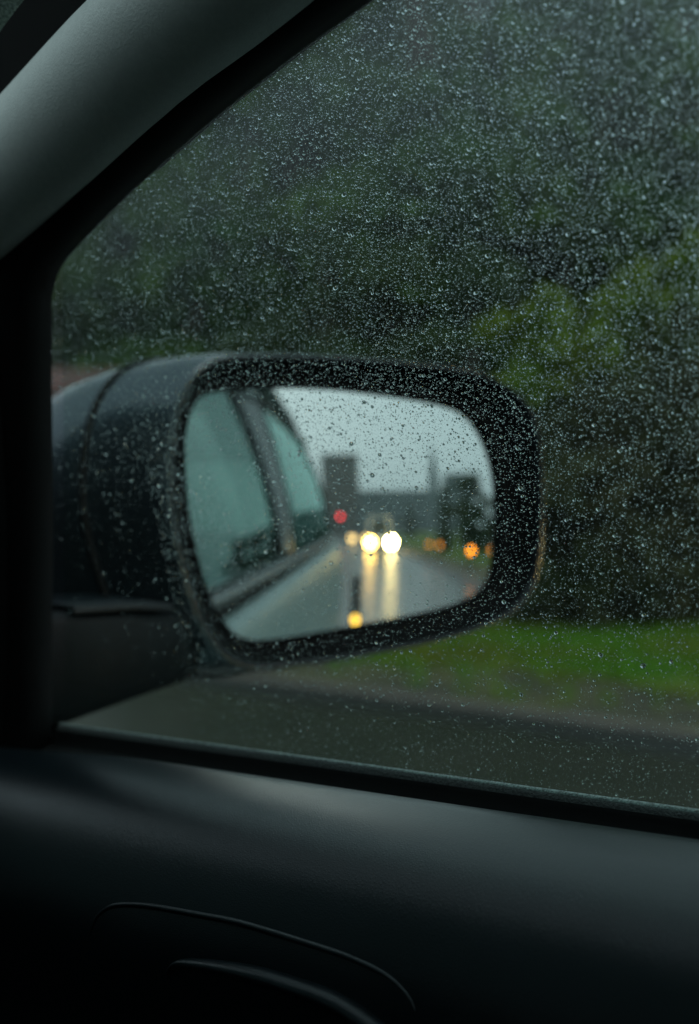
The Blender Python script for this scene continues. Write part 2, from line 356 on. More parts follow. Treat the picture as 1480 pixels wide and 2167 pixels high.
in_car(grid('door_frame_seal', along(full_top, .001, .012, .003, .004, .44, -2.68), M_black, None, True))
in_car(grid('door_upper_frame', along(full_top, .012, .022, .004, .003, .44, -2.69), M_mould, None, True))
in_car(grid('roof_gutter', along(full_top, .022, .032, .002, -.004, .44, -2.70), M_black, None, True))
in_car(grid('roof_rail', along(full_top, .032, .058, -.004, -.022, .40, -2.70), M_paint_body, None, True))
def skin(name, y0, y1, m):
    rows = []
    for y in np.linspace(y0, y1, 24):
        b = belt(y); tp = .0 if y > -2.9 else .10*((-2.9-y)/.7)**2
        rows.append([(W0+.03*(.4-y)+dx-tp, y, z) for dx, z in catmull([(.004, b-.052), (.020, b-.060), (.033, b-.080), (.046, b-.14), (.055, b-.25), (.058, b-.42), (.050, b-.60), (.044, b-.72), (.02, b-.80), (-.02, b-.86)], 3)])
    return in_car(grid(name, rows, m, None, True))
skin('front_fender', 1.6, .705, M_paint_body); skin('front_door', .70, -.57, M_paint_body); skin('rear_door', -.575, -1.78, M_paint_body); skin('rear_quarter_panel', -1.785, -3.5, M_paint_body)
for nm, a0, a1, m_, bul in (('belt_outer_seal', -.006, .0, M_black, .004), ('belt_moulding', -.030, -.006, M_mould, .012), ('belt_lower_seal', -.054, -.030, M_black, .004)):
    rows = []
    for y in np.linspace(.70, -2.7, 60):
        rows.append([(W0+.03*(.4-y)+.004+bul*math.sin(PI*k/5)+(.008 if k else 0)*0, y, belt(y)+lerp(a0, a1, k/5)) for k in range(6)])
    in_car(grid(nm, rows, m_, None, True))
# rear end and wheels of the car itself
quad('boot_lid', [(-1.1, -3.5, .5), (.42, -3.5, .5), (.42, -3.45, 1.15), (-1.1, -3.45, 1.15)], M_paint_body)
for wy in (-2.75, 1.15):
    bm = bmesh.new(); cyl(bm, (.40, wy, .32), .32, .32, .2, 24, 'X'); wo = in_car(fin('wheel', bm, M_tyre, None, False, .02))

# ------------------------------------------------------------------ DOOR MIRROR
PM = np.array([.58853, .61678, 1.25227]); MN = np.array([-.374905, -.927053, .0043]); MR = np.array([.927062, -.374909, 0]); MU = np.cross(MN, MR)
mo = bpy.data.objects.new('side_mirror', None)
GL = [(-.0954,.0507),(-.0963,.0357),(-.0952,.014),(-.0927,-.005),(-.0871,-.0295),(-.08,-.0501),(-.0715,-.064),(-.0643,-.071),(-.0542,-.0736),(-.0367,-.0725),(.0084,-.0662),(.0554,-.0594),(.0846,-.0528),(.0994,-.0436),(.1051,-.0289),(.1072,-.0023),(.1069,.0215),(.1029,.0392),(.0947,.0553),(.0832,.0653),(.0653,.0697),(.0398,.0727),(-.0005,.0759),(-.0365,.0764),(-.0656,.0742),(-.0827,.072),(-.0906,.0657)]
LIP = [(-.1078,.0243),(-.107,.003),(-.1029,-.0183),(-.0974,-.0397),(-.0892,-.0614),(-.0794,-.0764),(-.0696,-.0835),(-.0582,-.0867),(-.0351,-.0862),(.0066,-.0822),(.0498,-.076),(.0817,-.0695),(.1046,-.0608),(.1196,-.0479),(.1263,-.0289),(.1288,.0036),(.1282,.0331),(.1249,.0567),(.1149,.0726),(.0951,.0837),(.0692,.0885),(.0345,.0908),(-.0112,.0923),(-.0522,.0914),(-.0778,.0889),(-.0918,.0808),(-.1014,.0644),(-.1061,.0456)]
def resample(P, n, start_ang=PI):
    S = np.array([p for p in catmull(P, 8, True)]); c = np.array([.005, .002]); ang = np.arctan2(S[:, 1]-c[1], S[:, 0]-c[0]); rad = np.hypot(S[:, 0]-c[0], S[:, 1]-c[1])
    o = np.argsort(ang); ang, rad = ang[o], rad[o]; A = np.linspace(-PI, PI, n, endpoint=False)
    Rr = np.interp(A, np.r_[ang-2*PI, ang, ang+2*PI], np.r_[rad, rad, rad])
    return np.c_[c[0]+Rr*np.cos(A), c[1]+Rr*np.sin(A)]
NS = 96
G2, L2 = resample(GL, NS), resample(LIP, NS); CC = np.array([.005, .002])
def mp(a, b, c): return PM+MR*a+MU*b+MN*c
RM = 1.3; mc = (.006094, -.009081)
def sag(a, b): return math.sqrt(RM*RM-(a-mc[0])**2-(b-mc[1])**2)-RM
def ring(P, s, off, sph=False, add=(0, 0, 0)):
    out = []
    for a, b in P:
        a, b = CC[0]+(a-CC[0])*s, CC[1]+(b-CC[1])*s
        out.append(mp(a, b, sag(a, b) if sph else off)+np.array(add))
    return out
def child(o, par): o.parent = par; return o
hs_rows = []
FWD = np.array([-.02, 1.0, 0.0])
for d, s, dx in ((.0, 1.0, 0), (-.003, 1.012, 0), (.002, 1.025, 0), (.008, 1.035, 0), (.02, 1.045, 0), (.04, 1.045, 0), (.06, 1.03, 0), (.08, .99, 0), (.10, .92, 0), (.118, .82, 0), (.132, .68, 0), (.142, .50, 0), (.148, .28, 0), (.150, .02, 0)):
    P = []
    for (a, b) in L2:
        # inboard lower flank leans toward the door foot
        k = max(0, -a/.11)*max(0, (d-.0)/.06)
        aa, bb = CC[0]+(a-CC[0])*s, CC[1]+(b-CC[1])*s
        P.append(mp(aa, bb, .012 if d >= 0 else .015)+FWD*max(d, 0)+np.array([-.035*min(k, 1.6), 0, -.10*max(0, d-.01)]))
    hs_rows.append(P)
hous = grid('side_mirror', hs_rows, M_paint, None, True, True); in_car(hous)
hous['label'] = 'dark grey door mirror housing beaded with rain'
bz = [ring(G2, .985, -.004), ring(G2, 1.0, .0005), ring(G2, 1.012, .001)]
for t, off in ((.15, -.001), (.35, .001), (.6, .005), (.85, .0095), (.97, .0118), (1.0, .012)):
    bz.append([mp(*(lerp(g, l, t)), off) for g, l in zip(G2*1.0+(G2-CC)*.012, L2)])
child(grid('mirror_bezel', bz, M_bez, None, True, True), hous)
child(grid('mirror_rim', [ring(L2, .988, .0112), ring(L2, .994, .0142), ring(L2, 1.003, .0152), ring(L2, 1.012, .0142), ring(L2, 1.018, .0105), ring(L2, 1.018, .006)], M_rim, None, True, True), hous)
gl_rows = [ring(G2, max(s, .001), 0, True) for s in np.linspace(.001, 1.01, 26)]
mg = child(grid('mirror_glass', gl_rows, M_chrome, None, True, True), hous); mg['label'] = 'convex mirror glass showing the wet road behind'
# seam round the housing cap
def hs_point(i, u):
    k = min(int(u), len(hs_rows)-2); return lerp(np.array(hs_rows[k][i]), np.array(hs_rows[k+1][i]), u-k)
cen_h = np.mean([np.mean(r, axis=0) for r in hs_rows[4:8]], axis=0)
seam = []
for i in range(NS):
    p = np.array(hs_point(i, 5.1)); dirn = p-cen_h; dirn[1] *= .2; dirn /= np.linalg.norm(dirn); seam.append(p+dirn*.0002)
seam = seam+seam[:1]
child(tube('housing_seam', seam, .0022, M_black, None, 8), hous)
# mirror foot: arm between housing and the door corner
arm_out = [(.515, .652, 1.150), (.47, .640, 1.148), (.425, .655, 1.139), (.405, .690, 1.136), (.40, .76, 1.14), (.40, .80, 1.20), (.42, .74, 1.2015), (.43, .672, 1.2025), (.49, .643, 1.198), (.53, .66, 1.19)]
bm = bmesh.new()
A0 = [(.530,.600,1.166),(.470,.618,1.150),(.425,.648,1.138),(.400,.668,1.136)]
secs = []
for x, yb, yf, z0, z1 in ((.395, .672, .80, 1.134, 1.200), (.425, .655, .79, 1.1375, 1.200), (.455, .645, .78, 1.147, 1.2005), (.49, .640, .765, 1.1555, 1.198), (.515, .655, .75, 1.158, 1.192)):
    secs.append([(x, yb+.004, z0+.003), (x, yb, z0+.010), (x, yb, z1-.006), (x, yb+.004, z1), (x, yf-.01, z1+.002), (x, yf, z1-.01), (x, yf, z0+.01), (x, yf-.01, z0)])
bm.free()
arm = child(grid('mirror_foot', secs, M_arm, None, True, True), hous)
child(grid('foot_joint', [[(x, yb-.0015+.0*i, z1+.0005) for x, yb, z1 in ((.425, .655, 1.199), (.455, .645, 1.2005), (.48, .641, 1.199))], [(x, yb-.002, z1+.003) for x, yb, z1 in ((.425, .655, 1.2), (.455, .645, 1.2015), (.48, .641, 1.2))], [(x, yb+.05, z1+.006) for x, yb, z1 in ((.425, .655, 1.2), (.455, .645, 1.2015), (.48, .641, 1.2))]], M_rim, None, True), hous)
bpy.data.objects.remove(mo)

# ------------------------------------------------------------------ RAIN DROPS on the outer face of the pane
def make_drops():
    N = 540000
    y = RNG.uniform(-.1, .625, N); z = RNG.uniform(1.14, 1.49, N)
    near = RNG.random(N)
    bl = 1.1497+.0223*(.6017-y); tz = np.interp(y, hy, hz)+.006
    dens = np.interp(z, [1.14, 1.17, 1.20, 1.24, 1.28, 1.34], [.24, .28, .40, .56, .80, 1.0])
    dens = dens*np.interp(y, [-.1, .10, .16, .3, .5], [.08, .15, 1, 1, .7])
    dens = dens*np.where((y > .49), np.interp(z, [1.14, 1.25, 1.34], [.12, .12, 1]), 1)
    frt = np.interp(z, [1.14, 1.34], [.604, .525])
    ok = (z > bl+.001) & (z < tz) & (near < dens) & (y < frt+.012)
    y, z = y[ok], z[ok]; n = len(y)
    big = np.interp(y, [.2, .5], [.95, .95])*np.interp(z, [1.16, 1.42], [.95, 1.15])
    r = .00014*np.exp(RNG.normal(0, .50, n))*big*np.interp(z, [1.18, 1.27], [.85, 1])
    r = np.clip(r, .00008, .0009); big_i = RNG.random(n) < .0018; r[big_i] = RNG.uniform(.00045, .0008, big_i.sum())
    o = np.argsort(-r); y, z, r = y[o], z[o], r[o]
    keep = np.ones(n, bool); cell = .0012; H = {}
    for i in range(n):
        cy, cz = int(y[i]/cell), int(z[i]/cell); bad = False
        for a in (-1, 0, 1):
            for b in (-1, 0, 1):
                for j in H.get((cy+a, cz+b), ()):
                    d = r[i]+r[j]*1.05
                    if (y[i]-y[j])**2+(z[i]-z[j])**2 < d*d: bad = True; break
                if bad: break
            if bad: break
        if bad: keep[i] = False
        else: H.setdefault((cy, cz), []).append(i)
    y, z, r = y[keep], z[keep], r[keep]; n = len(y)
    dz = np.maximum(0, z-ZB); x = W0+.03*(.4-y)-.16*dz-.5*dz*dz+.0004
    nx = np.ones(n); ny_ = np.full(n, .03); nz_ = .16+dz; L = np.sqrt(nx**2+ny_**2+nz_**2)
    Nn = np.c_[nx, ny_, nz_]/L[:, None]
    T = np.c_[-Nn[:, 1], Nn[:, 0], np.zeros(n)]; T /= np.linalg.norm(T, axis=1)[:, None]; B = np.cross(Nn, T)
    verts_all, loops_all, sizes_all = [], [], []; voff = 0
    for sel, K, prof_ in ((r > .0003, 8, [(1.0, 0.0), (.95, .42), (.64, .83)]), (r <= .0003, 6, [(1.0, 0.0), (.80, .70)])):
        idx = np.nonzero(sel)[0]; m = len(idx); rr = r[idx]; Tn, Bn, Nm, P0 = T[idx], B[idx], Nn[idx], np.c_[x, y, z][idx]
        hgt = RNG.uniform(.70, .98, m); tw = RNG.normal(.2, .25, m); asp = RNG.uniform(.95, 1.4, m); jit = 1+RNG.normal(0, .07, (m, K))
        nr = len(prof_); nb = K+K*nr+1; V = np.zeros((m, nb, 3))
        for k in range(K):
            cu, cv = np.cos(2*PI*k/K)*asp, np.sin(2*PI*k/K)
            u = (cu*np.cos(tw)-cv*np.sin(tw))*rr*jit[:, k]; v = (cu*np.sin(tw)+cv*np.cos(tw))*rr*jit[:, k]
            ed = Tn*u[:, None]+Bn*v[:, None]; V[:, k] = P0+ed
            for q, (sc_, h) in enumerate(prof_): V[:, K+q*K+k] = P0+ed*sc_+Nm*(rr*hgt*h)[:, None]+Bn*(rr*.06*h)[:, None]
        V[:, -1] = P0+Nm*(rr*hgt)[:, None]+Bn*(rr*.08)[:, None]
        lo = list(range(K))[::-1]; sz = [K]
        for q in range(nr-1):
            for k in range(K):
                k2 = (k+1) % K; lo += [K+q*K+k, K+q*K+k2, K+(q+1)*K+k2, K+(q+1)*K+k]; sz.append(4)
        for k in range(K): lo += [K+(nr-1)*K+k, K+(nr-1)*K+(k+1) % K, nb-1]; sz.append(3)
        verts_all.append(V.reshape(-1, 3)); loops_all.append((np.array(lo)[None, :]+voff+(np.arange(m)*nb)[:, None]).ravel()); sizes_all.append(np.tile(sz, m)); voff += m*nb
    V = np.concatenate(verts_all); LO = np.concatenate(loops_all).astype(np.int32); SZ = np.concatenate(sizes_all)
    me = bpy.data.meshes.new('rain_drops'); me.vertices.add(len(V)); me.vertices.foreach_set('co', V.ravel())
    me.loops.add(len(LO)); me.loops.foreach_set('vertex_index', LO)
    me.polygons.add(len(SZ)); me.polygons.foreach_set('loop_start', np.r_[0, np.cumsum(SZ)[:-1]].astype(np.int32))
    me.update(calc_edges=True); me.shade_smooth()
    print('drops', n, 'big', int((r > .0003).sum()), 'tris', int((SZ-2).sum()))
    tag(link('rain_drops', me, M_water), 'clear rain drops beading all over the outside of the side window', 'rain drops', kind='stuff')
make_drops()

# ------------------------------------------------------------------ GROUND
def poly_sheet(name, rows, m, kind='structure'):
    o = grid(name, rows, m, None, False); o['kind'] = kind; return o
YS = [-420, -300, -200, -120, -80, -60, -40, -25, -15, -10, -7, -4, -1, 2, 5, 8, 12, 20, 40, 80, 160, 400]
def kx(y): return interp(y, [-420, -10, -7, -4, -1, 2, 8, 60, 400], [4.1, 4.1, 4.3, 5.1, 6.3, 7.0, 7.15, 7.3, 7.5])
g = mesh('ground', [(-450, -450, -.03), (450, -450, -.03), (450, 450, -.03), (-450, 450, -.03)], [(0, 1, 2, 3)], M_turf); g['kind'] = 'structure'
poly_sheet('road', [[(-9, y, 0), (-3, y, 0), (0, y, 0), (kx(y), y, 0)] for y in YS], M_asphalt)
poly_sheet('soil_verge', [[(kx(y)+.12, y, .02), (kx(y)+1.75+.12*math.sin(y*1.3), y, .045)] for y in sorted(set(YS+[k*.5 for k in range(-10, 60)]))], M_soil)
poly_sheet('grass_verge', [[(kx(y)+1.5+.2*math.sin(y*2.1)+.14*math.sin(y*5.3), y, .056), (kx(y)+4, y, .10), (kx(y)+9, y, .25), (kx(y)+30, y, .9)] for y in sorted(set(YS+[k*.5 for k in range(-10, 60)]))], M_turf)
rows = [[(kx(y)-.0, y, -.01), (kx(y), y, .022), (kx(y)+.02, y, .03), (kx(y)+.125, y, .03), (kx(y)+.125, y, -.01)] for y in YS]
poly_sheet('kerb', rows, M_kerb)
for y in range(-110, -6, 9):
    pass
M_gut = mat('wet_gutter_asphalt', (.012, .013, .012), .45, spec=.35, noise=(6, (.02, .021, .019), 4, .2))
poly_sheet('gutter', [[(kx(y)-.55-.04*math.sin(y*1.9), y, .004), (kx(y)-.002, y, .004)] for y in sorted(set(YS+[k*.5 for k in range(-10, 60)]))], M_gut)
# lane marks behind
lm = bmesh.new()
for y in range(-200, -10, 12): bx(lm, (-1.6, y, .004), (.12, 3, .002))
o = fin('lane_marking', lm, M_paintline); o['kind'] = 'structure'

# grass tufts as geometry
def grass(n):
    y = RNG.uniform(1.5, 30, n); x = RNG.uniform(.25, 9.5, n)
    kk = np.array([kx(t) for t in y]); zb = np.interp(x, [.6, 4, 9, 30], [.045, .10, .25, .9]); x = x+kk
    nz = np.sin(x*2.1+y*1.3)+np.sin(y*3.1-x*1.7)
    keep = (x-kk > 1.6+.35*nz) | ((x-kk > .3+.3*np.sin(y*1.7)) & (RNG.random(n) < .12)); x, y, zb = x[keep], y[keep], zb[keep]; n = len(x)
    B = 4; V = np.zeros((n, B, 3, 3))
    for b in range(B):
        a = RNG.uniform(0, 2*PI, n); w = RNG.uniform(.008, .016, n); h = RNG.uniform(.05, .14, n); l = RNG.uniform(0, .07, n)
        bxp = x+RNG.normal(0, .03, n); byp = y+RNG.normal(0, .03, n)
        V[:, b, 0] = np.c_[bxp-np.cos(a)*w, byp-np.sin(a)*w, zb-.01]; V[:, b, 1] = np.c_[bxp+np.cos(a)*w, byp+np.sin(a)*w, zb-.01]
        V[:, b, 2] = np.c_[bxp-np.sin(a)*l, byp+np.cos(a)*l, zb+h]
    me = bpy.data.meshes.new('grass'); me.from_pydata(V.reshape(-1, 3).tolist(), [], np.arange(n*B*3).reshape(-1, 3).tolist())
    tag(link('grass', me, M_blade), 'wet green grass on the verge beside the road', 'grass', kind='stuff')
grass(26000)

# ------------------------------------------------------------------ TREES AND SHRUBS
def leaf_mesh(name, blobs, n, size, m, seed):
    r = np.random.default_rng(seed); V = []
    wt = np.array([b[3]*b[4]*b[5] for b in blobs]); wt = wt/wt.sum(); cnt = (wt*n).astype(int)
    for (cx, cy, cz, rx, ry, rz), c in zip(blobs, cnt):
        d = r.normal(size=(c, 3)); d /= np.linalg.norm(d, axis=1)[:, None]; d *= (r.uniform(.35, 1.0, c)**.5)[:, None]*(1+.18*np.sin(d[:, :1]*7+d[:, 1:2]*5))
        p = d*np.array([rx, ry, rz])+np.array([cx, cy, cz])
        a = r.normal(size=(c, 3)); a /= np.linalg.norm(a, axis=1)[:, None]; b = np.cross(a, r.normal(size=(c, 3))); b /= np.linalg.norm(b, axis=1)[:, None]
        s = size*r.uniform(.6, 1.3, c)[:, None]
        V.append(np.stack([p-a*s, p+b*s*.55, p+a*s, p-b*s*.55], 1))
    V = np.concatenate(V); me = bpy.data.meshes.new(name)
    me.from_pydata(V.reshape(-1, 3).tolist(), [], np.arange(len(V)*4).reshape(-1, 4).tolist()); me.materials.append(m); return me
def limb_mesh(name, H, r0, crown, seed):
    r = random.Random(seed); bm = bmesh.new()
    def limb(p0, p1, a, b, seg=7):
        p0, p1 = Vector(p0), Vector(p1); d = p1-p0
        vs = bmesh.ops.create_cone(bm, cap_ends=True, segments=seg, radius1=a, radius2=b, depth=d.length)['verts']
        q = d.to_track_quat('Z', 'Y').to_matrix(); bmesh.ops.rotate(bm, cent=(0,0,0), matrix=q, verts=vs); bmesh.ops.translate(bm, vec=(p0+p1)/2, verts=vs)
    pts = [(0, 0, -.2)]; k = 5
    for i in range(1, k+1): pts.append((r.uniform(-.25, .25)*i/k, r.uniform(-.25, .25)*i/k, H*.85*i/k))
    for i in range(k): limb(pts[i], pts[i+1], r0*(1-.8*i/k), r0*(1-.8*(i+1)/k))
    for c in crown[:10]:
        b = r.choice(pts[2:]); limb(b, (c[0]*.8, c[1]*.8, c[2]), r0*.32, r0*.08, 5)
    me = bpy.data.meshes.new(name); bm.to_mesh(me); bm.free(); me.materials.append(M_bark); return me
def tree_kind(seed, H, wid, low_frac, m, n, size):
    r = random.Random(seed); crown = []
    for i in range(17):
        t = r.random(); z = lerp(H*low_frac, H*.93, t); w = wid*(1-.65*abs(t-.35)**1.2)
        a = r.uniform(0, 2*PI); q = r.uniform(.1, .75)*w
        s = r.uniform(.18, .34)*wid*(1.15-.5*t)
        crown.append((math.cos(a)*q, math.sin(a)*q, z, s*1.25, s*1.25, s*.85))
    crown.append((0, 0, H*.93, wid*.22, wid*.22, wid*.28))
    return leaf_mesh('crown', crown, n, size, m, seed), limb_mesh('trunk', H, H*.022+.05, crown, seed+5)
KINDS = {
 'dark': [tree_kind(3, 13, 3.6, .12, M_leafd, 9000, .20), tree_kind(8, 15, 3.9, .15, M_leafd, 10000, .20)],
 'mid': [tree_kind(13, 9, 3.0, .14, M_leafm, 8000, .16), tree_kind(17, 11, 3.2, .12, M_leafm, 8000, .17)],
 'shrub': [tree_kind(23, 2.6, 1.9, .10, M_leafm, 5000, .09)], 'yellow': [tree_kind(29, 5.0, 2.2, .10, M_leafy, 6000, .13)],
 'brown': [tree_kind(37, 2.4, 1.9, .10, M_leafb, 5000, .09)]}
def tree(kind, i, x, y, s, rz, name, label, cat, group, z=None):
    cm, tm = KINDS[kind][i % len(KINDS[kind])]
    e = empty(name, (x, y, (interp(x-kx(y), [0, .6, 4, 9, 30, 60], [0, .04, .10, .25, .9, .9]) if z is None else z)), rz, label, cat, group); e.scale = (s, s, s*random.uniform(.92, 1.08))
    for nm, me in (('crown', cm), ('trunk', tm)):
        o = bpy.data.objects.new(nm, me); COL.objects.link(o); o.parent = e
dirx = lambda px: (math.sin(math.radians(44))+(px-740)/3010*math.cos(math.radians(44)), math.cos(math.radians(44))-(px-740)/3010*math.sin(math.radians(44)))
trees = [  # bearing column measured in the photograph -> metres along that bearing
 ('dark',0,545,27,1.0),('dark',1,610,25,1.05),('dark',0,760,27,1.15),('dark',1,900,24,1.0),('dark',0,1040,27,1.05),('dark',1,1180,25,.92),('dark',0,1320,24,.86),('dark',1,1470,26,.80),('dark',0,1620,24,.8),
 ('dark',1,540,34,1.1),('dark',0,700,36,1.2),('dark',1,860,35,1.15),('dark',0,1110,35,1.05),('dark',1,1390,34,.9),('dark',0,330,38,1.0),('dark',1,200,42,1.05),('dark',0,60,46,1.0),('dark',1,-80,44,1.0),('dark',1,960,31,1.15),('dark',0,1250,33,1.1),('dark',1,1540,36,1.05),('dark',0,1450,42,1.15),('dark',1,1000,42,1.3),('dark',0,270,34,1.1),('dark',1,420,36,1.15)]
pos_words = ['tall dark tree right of the house with the red brown roof','tall dark tree above the inner end of the door mirror','broad dark tree rising highest above the middle of the mirror','dark tree above the right half of the mirror','dark tree left of the gap over the yellow green tree','dark tree directly behind the yellow green tree','shorter dark tree behind the brown undergrowth','short dark tree at the right edge of the window','dark tree just outside the right window edge',
 'far dark tree in the second row above the mirror seam','far tallest dark tree in the second row over the mirror top','far dark tree in the second row over the mirror corner','far dark tree in the second row behind the gap','far dark tree in the second row at far right','dark tree behind the house with red brown roof','dark tree left behind the house roof','distant dark tree near the window pillar','distant dark tree hidden past the window pillar','dark tree in the second row over the outer mirror corner','dark tree in the second row above the yellow green tree','dark tree in the second row past the right window edge','farthest dark tree at the upper right corner','farthest dark tree rising over the mirror corner','dark tree right behind the low house roof','dark tree between the house and the mirror seam']
for q, (k, i, px, t, s) in enumerate(trees):
    d = dirx(px); tree(k, i, d[0]*t, d[1]*t, s, q*1.3, 'pine_tree' if False else 'dark_tree', pos_words[q], 'tree', 'dark trees behind the grass verge')
for q, (k, px, t, s, nm, lb) in enumerate([
  ('yellow',1150,17.2,.78,'young_tree','yellow green young tree standing out right above the mirror'),
  ('yellow',1340,19.0,.85,'young_tree','yellow green young tree at right half hidden by undergrowth'),
  ('yellow',1250,18.2,.6,'young_tree','low yellow green young tree between the two taller ones'),
  ('yellow',1460,18.8,.95,'young_tree','tallest yellow green young tree at the right window edge'),
  ('mid',1000,21,.55,'small_tree','mid green small tree just left of the yellow green tree'),
  ('mid',690,22,.5,'small_tree','mid green small tree above the centre of the mirror'),
  ('mid',570,23,.48,'small_tree','mid green small tree above the seam of the mirror housing'),
  ('mid',860,22.5,.5,'small_tree','mid green small tree over the right half of the mirror'),
  ('mid',1270,20,.42,'small_tree','mid green small tree right of the yellow green tree')]):
    d = dirx(px); tree(k, q, d[0]*t, d[1]*t, s, q*2.1, nm, lb, 'tree', 'small trees in front of the dark wood')
sh = [('brown',1200,15.6,.9,'brown shrub lowest beside the right edge of the mirror'),('brown',1300,15.2,1.0,'brown shrub in the middle of the undergrowth at right'),('brown',1420,15.8,1.05,'brown shrub below the right yellow green tree'),('brown',1530,15.4,1.0,'brown shrub at the right edge of the window'),
 ('shrub',1110,16.3,.8,'green shrub just beyond the outer edge of the mirror'),('shrub',1010,17,.8,'green shrub hidden partly by the mirror corner'),('shrub',880,17.5,.8,'green shrub behind the mirror glass'),('shrub',750,18,.8,'green shrub behind the middle of the mirror'),('shrub',600,18.6,.85,'green shrub behind the inner half of the mirror'),('shrub',450,19.2,.9,'green shrub behind the mirror seam'),('shrub',470,20.5,.7,'green shrub low at the right end of the house'),
 ('brown',1250,17.4,1.25,'tall brown shrub behind the front undergrowth'),('brown',1460,17.6,1.35,'tall brown shrub behind the undergrowth at far right')]
for q, (k, px, t, s, lb) in enumerate(sh):
    d = dirx(px); tree(k, 0, d[0]*t, d[1]*t, s, q*1.7, 'shrub', lb, 'shrub', 'shrubs along the edge of the wood')
# trees behind, seen in the mirror at the right of the road
for q, (x, y, s, lb) in enumerate([(7.5,-30,.42,'nearest small tree on the verge behind, seen in the mirror'),(9.0,-40,.42,'second small tree on the verge behind, seen in the mirror'),(12.5,-48,.45,'small tree behind the amber lamps in the mirror'),(11,-62,.5,'small tree beyond the amber lamps in the mirror'),(17,-62,.5,'tree at the right end of the mirror glass'),(15,-85,.55,'far tree in front of the grey block in the mirror'),(22,-80,.55,'far tree at the outer edge of the mirror glass'),(11,-100,.5,'farthest tree beside the road in the mirror')]):
    tree('mid', q, x, y, s, q*1.9, 'roadside_tree', lb, 'tree', 'trees beside the road behind', 0)
for q, (x, y, s) in enumerate([(7.3,-22,.5),(9.3,-25,.6),(12,-29,.6),(6.8,-36,.5)]):
    tree('shrub', q, x, y, s, q*1.1, 'shrub', ['low shrub nearest the amber lamps in the mirror','low shrub behind the outer amber lamp','low shrub at the right end of the mirrored verge','low shrub farthest along the mirrored verge'][q], 'shrub', 'shrubs on the verge behind', 0)

# ------------------------------------------------------------------ BUILDINGS
def building(name, loc, size, m, rows_, cols, label, roof=None, rz=0):
    e = empty(name, loc, rz, label, 'building'); w, d, h = size
    box('wall', (0, 0, h/2), (w, d, h), m, e)
    box('roof', (0, 0, h+.2), (w+.6, d+.6, .4), roof or m, e)
    wm = None
    for fy, ry in ((d/2+.03, 0),):
        for i in range(rows_):
            for j in range(cols):
                if wm is None:
                    bm = bmesh.new(); bx(bm, (0, 0, 0), (w/cols*.5, .08, h/rows_*.45)); wo = fin('window', bm, M_win, e); wm = wo.data
                else:
                    wo = bpy.data.objects.new('window', wm); COL.objects.link(wo); wo.parent = e
                wo.location = (-w/2+w/cols*(j+.5), fy, h/rows_*(i+.55))
    return e
building('tower_block', (-2.6, -205, 0), (12.4, 12, 25), M_brick, 8, 4, 'brown tower block left of the road in the mirror')
building('long_building', (31, -262, 0), (54, 14, 17), M_conc, 4, 12, 'long low grey building across the middle of the mirror')
building('flat_block', (35.8, -182, 0), (8.4, 10, 16.8), M_conc, 5, 3, 'squat grey block at the right in front of the long building')
sp = empty('spire', (34.5, -230, 0), 0, 'thin grey spire behind the roofs in the mirror', 'spire')
bm = bmesh.new(); bx(bm, (0, 0, 10), (3.4, 3.4, 20)); fin('tower', bm, M_conc, sp)
bm = bmesh.new(); cyl(bm, (0, 0, 26), 2.0, .3, 12, 8); fin('cone', bm, M_conc, sp)
# house seen at the left edge, beyond the verge
hx, hy_ = dirx(85)[0]*19.5, dirx(85)[1]*19.5
ho = empty('shed', (hx, hy_, .1), math.radians(-38), 'small grey shed with a red brown roof at the left edge of the window', 'shed')
box('wall', (0, 1.3, 1.4), (4.2, 2.6, 2.8), M_render, ho)
mesh('roof', [(-2.3, -.25, 2.98), (2.3, -.25, 2.98), (2.3, 2.8, 2.98), (-2.3, 2.8, 2.98), (-2.3, 1.3, 3.36), (2.3, 1.3, 3.36), (-2.3, -.25, 2.86), (2.3, -.25, 2.86), (2.3, 2.8, 2.86), (-2.3, 2.8, 2.86)], [(0, 1, 5, 4), (2, 3, 4, 5), (1, 2, 5), (3, 0, 4), (6, 9, 8, 7), (0, 6, 7, 1), (2, 8, 9, 3), (1, 7, 8, 2), (3, 9, 6, 0)], M_roofred, ho)
for xx in (-1.1, 1.1): box('window', (xx, -.02, 1.6), (.8, .08, .9), M_win, ho)

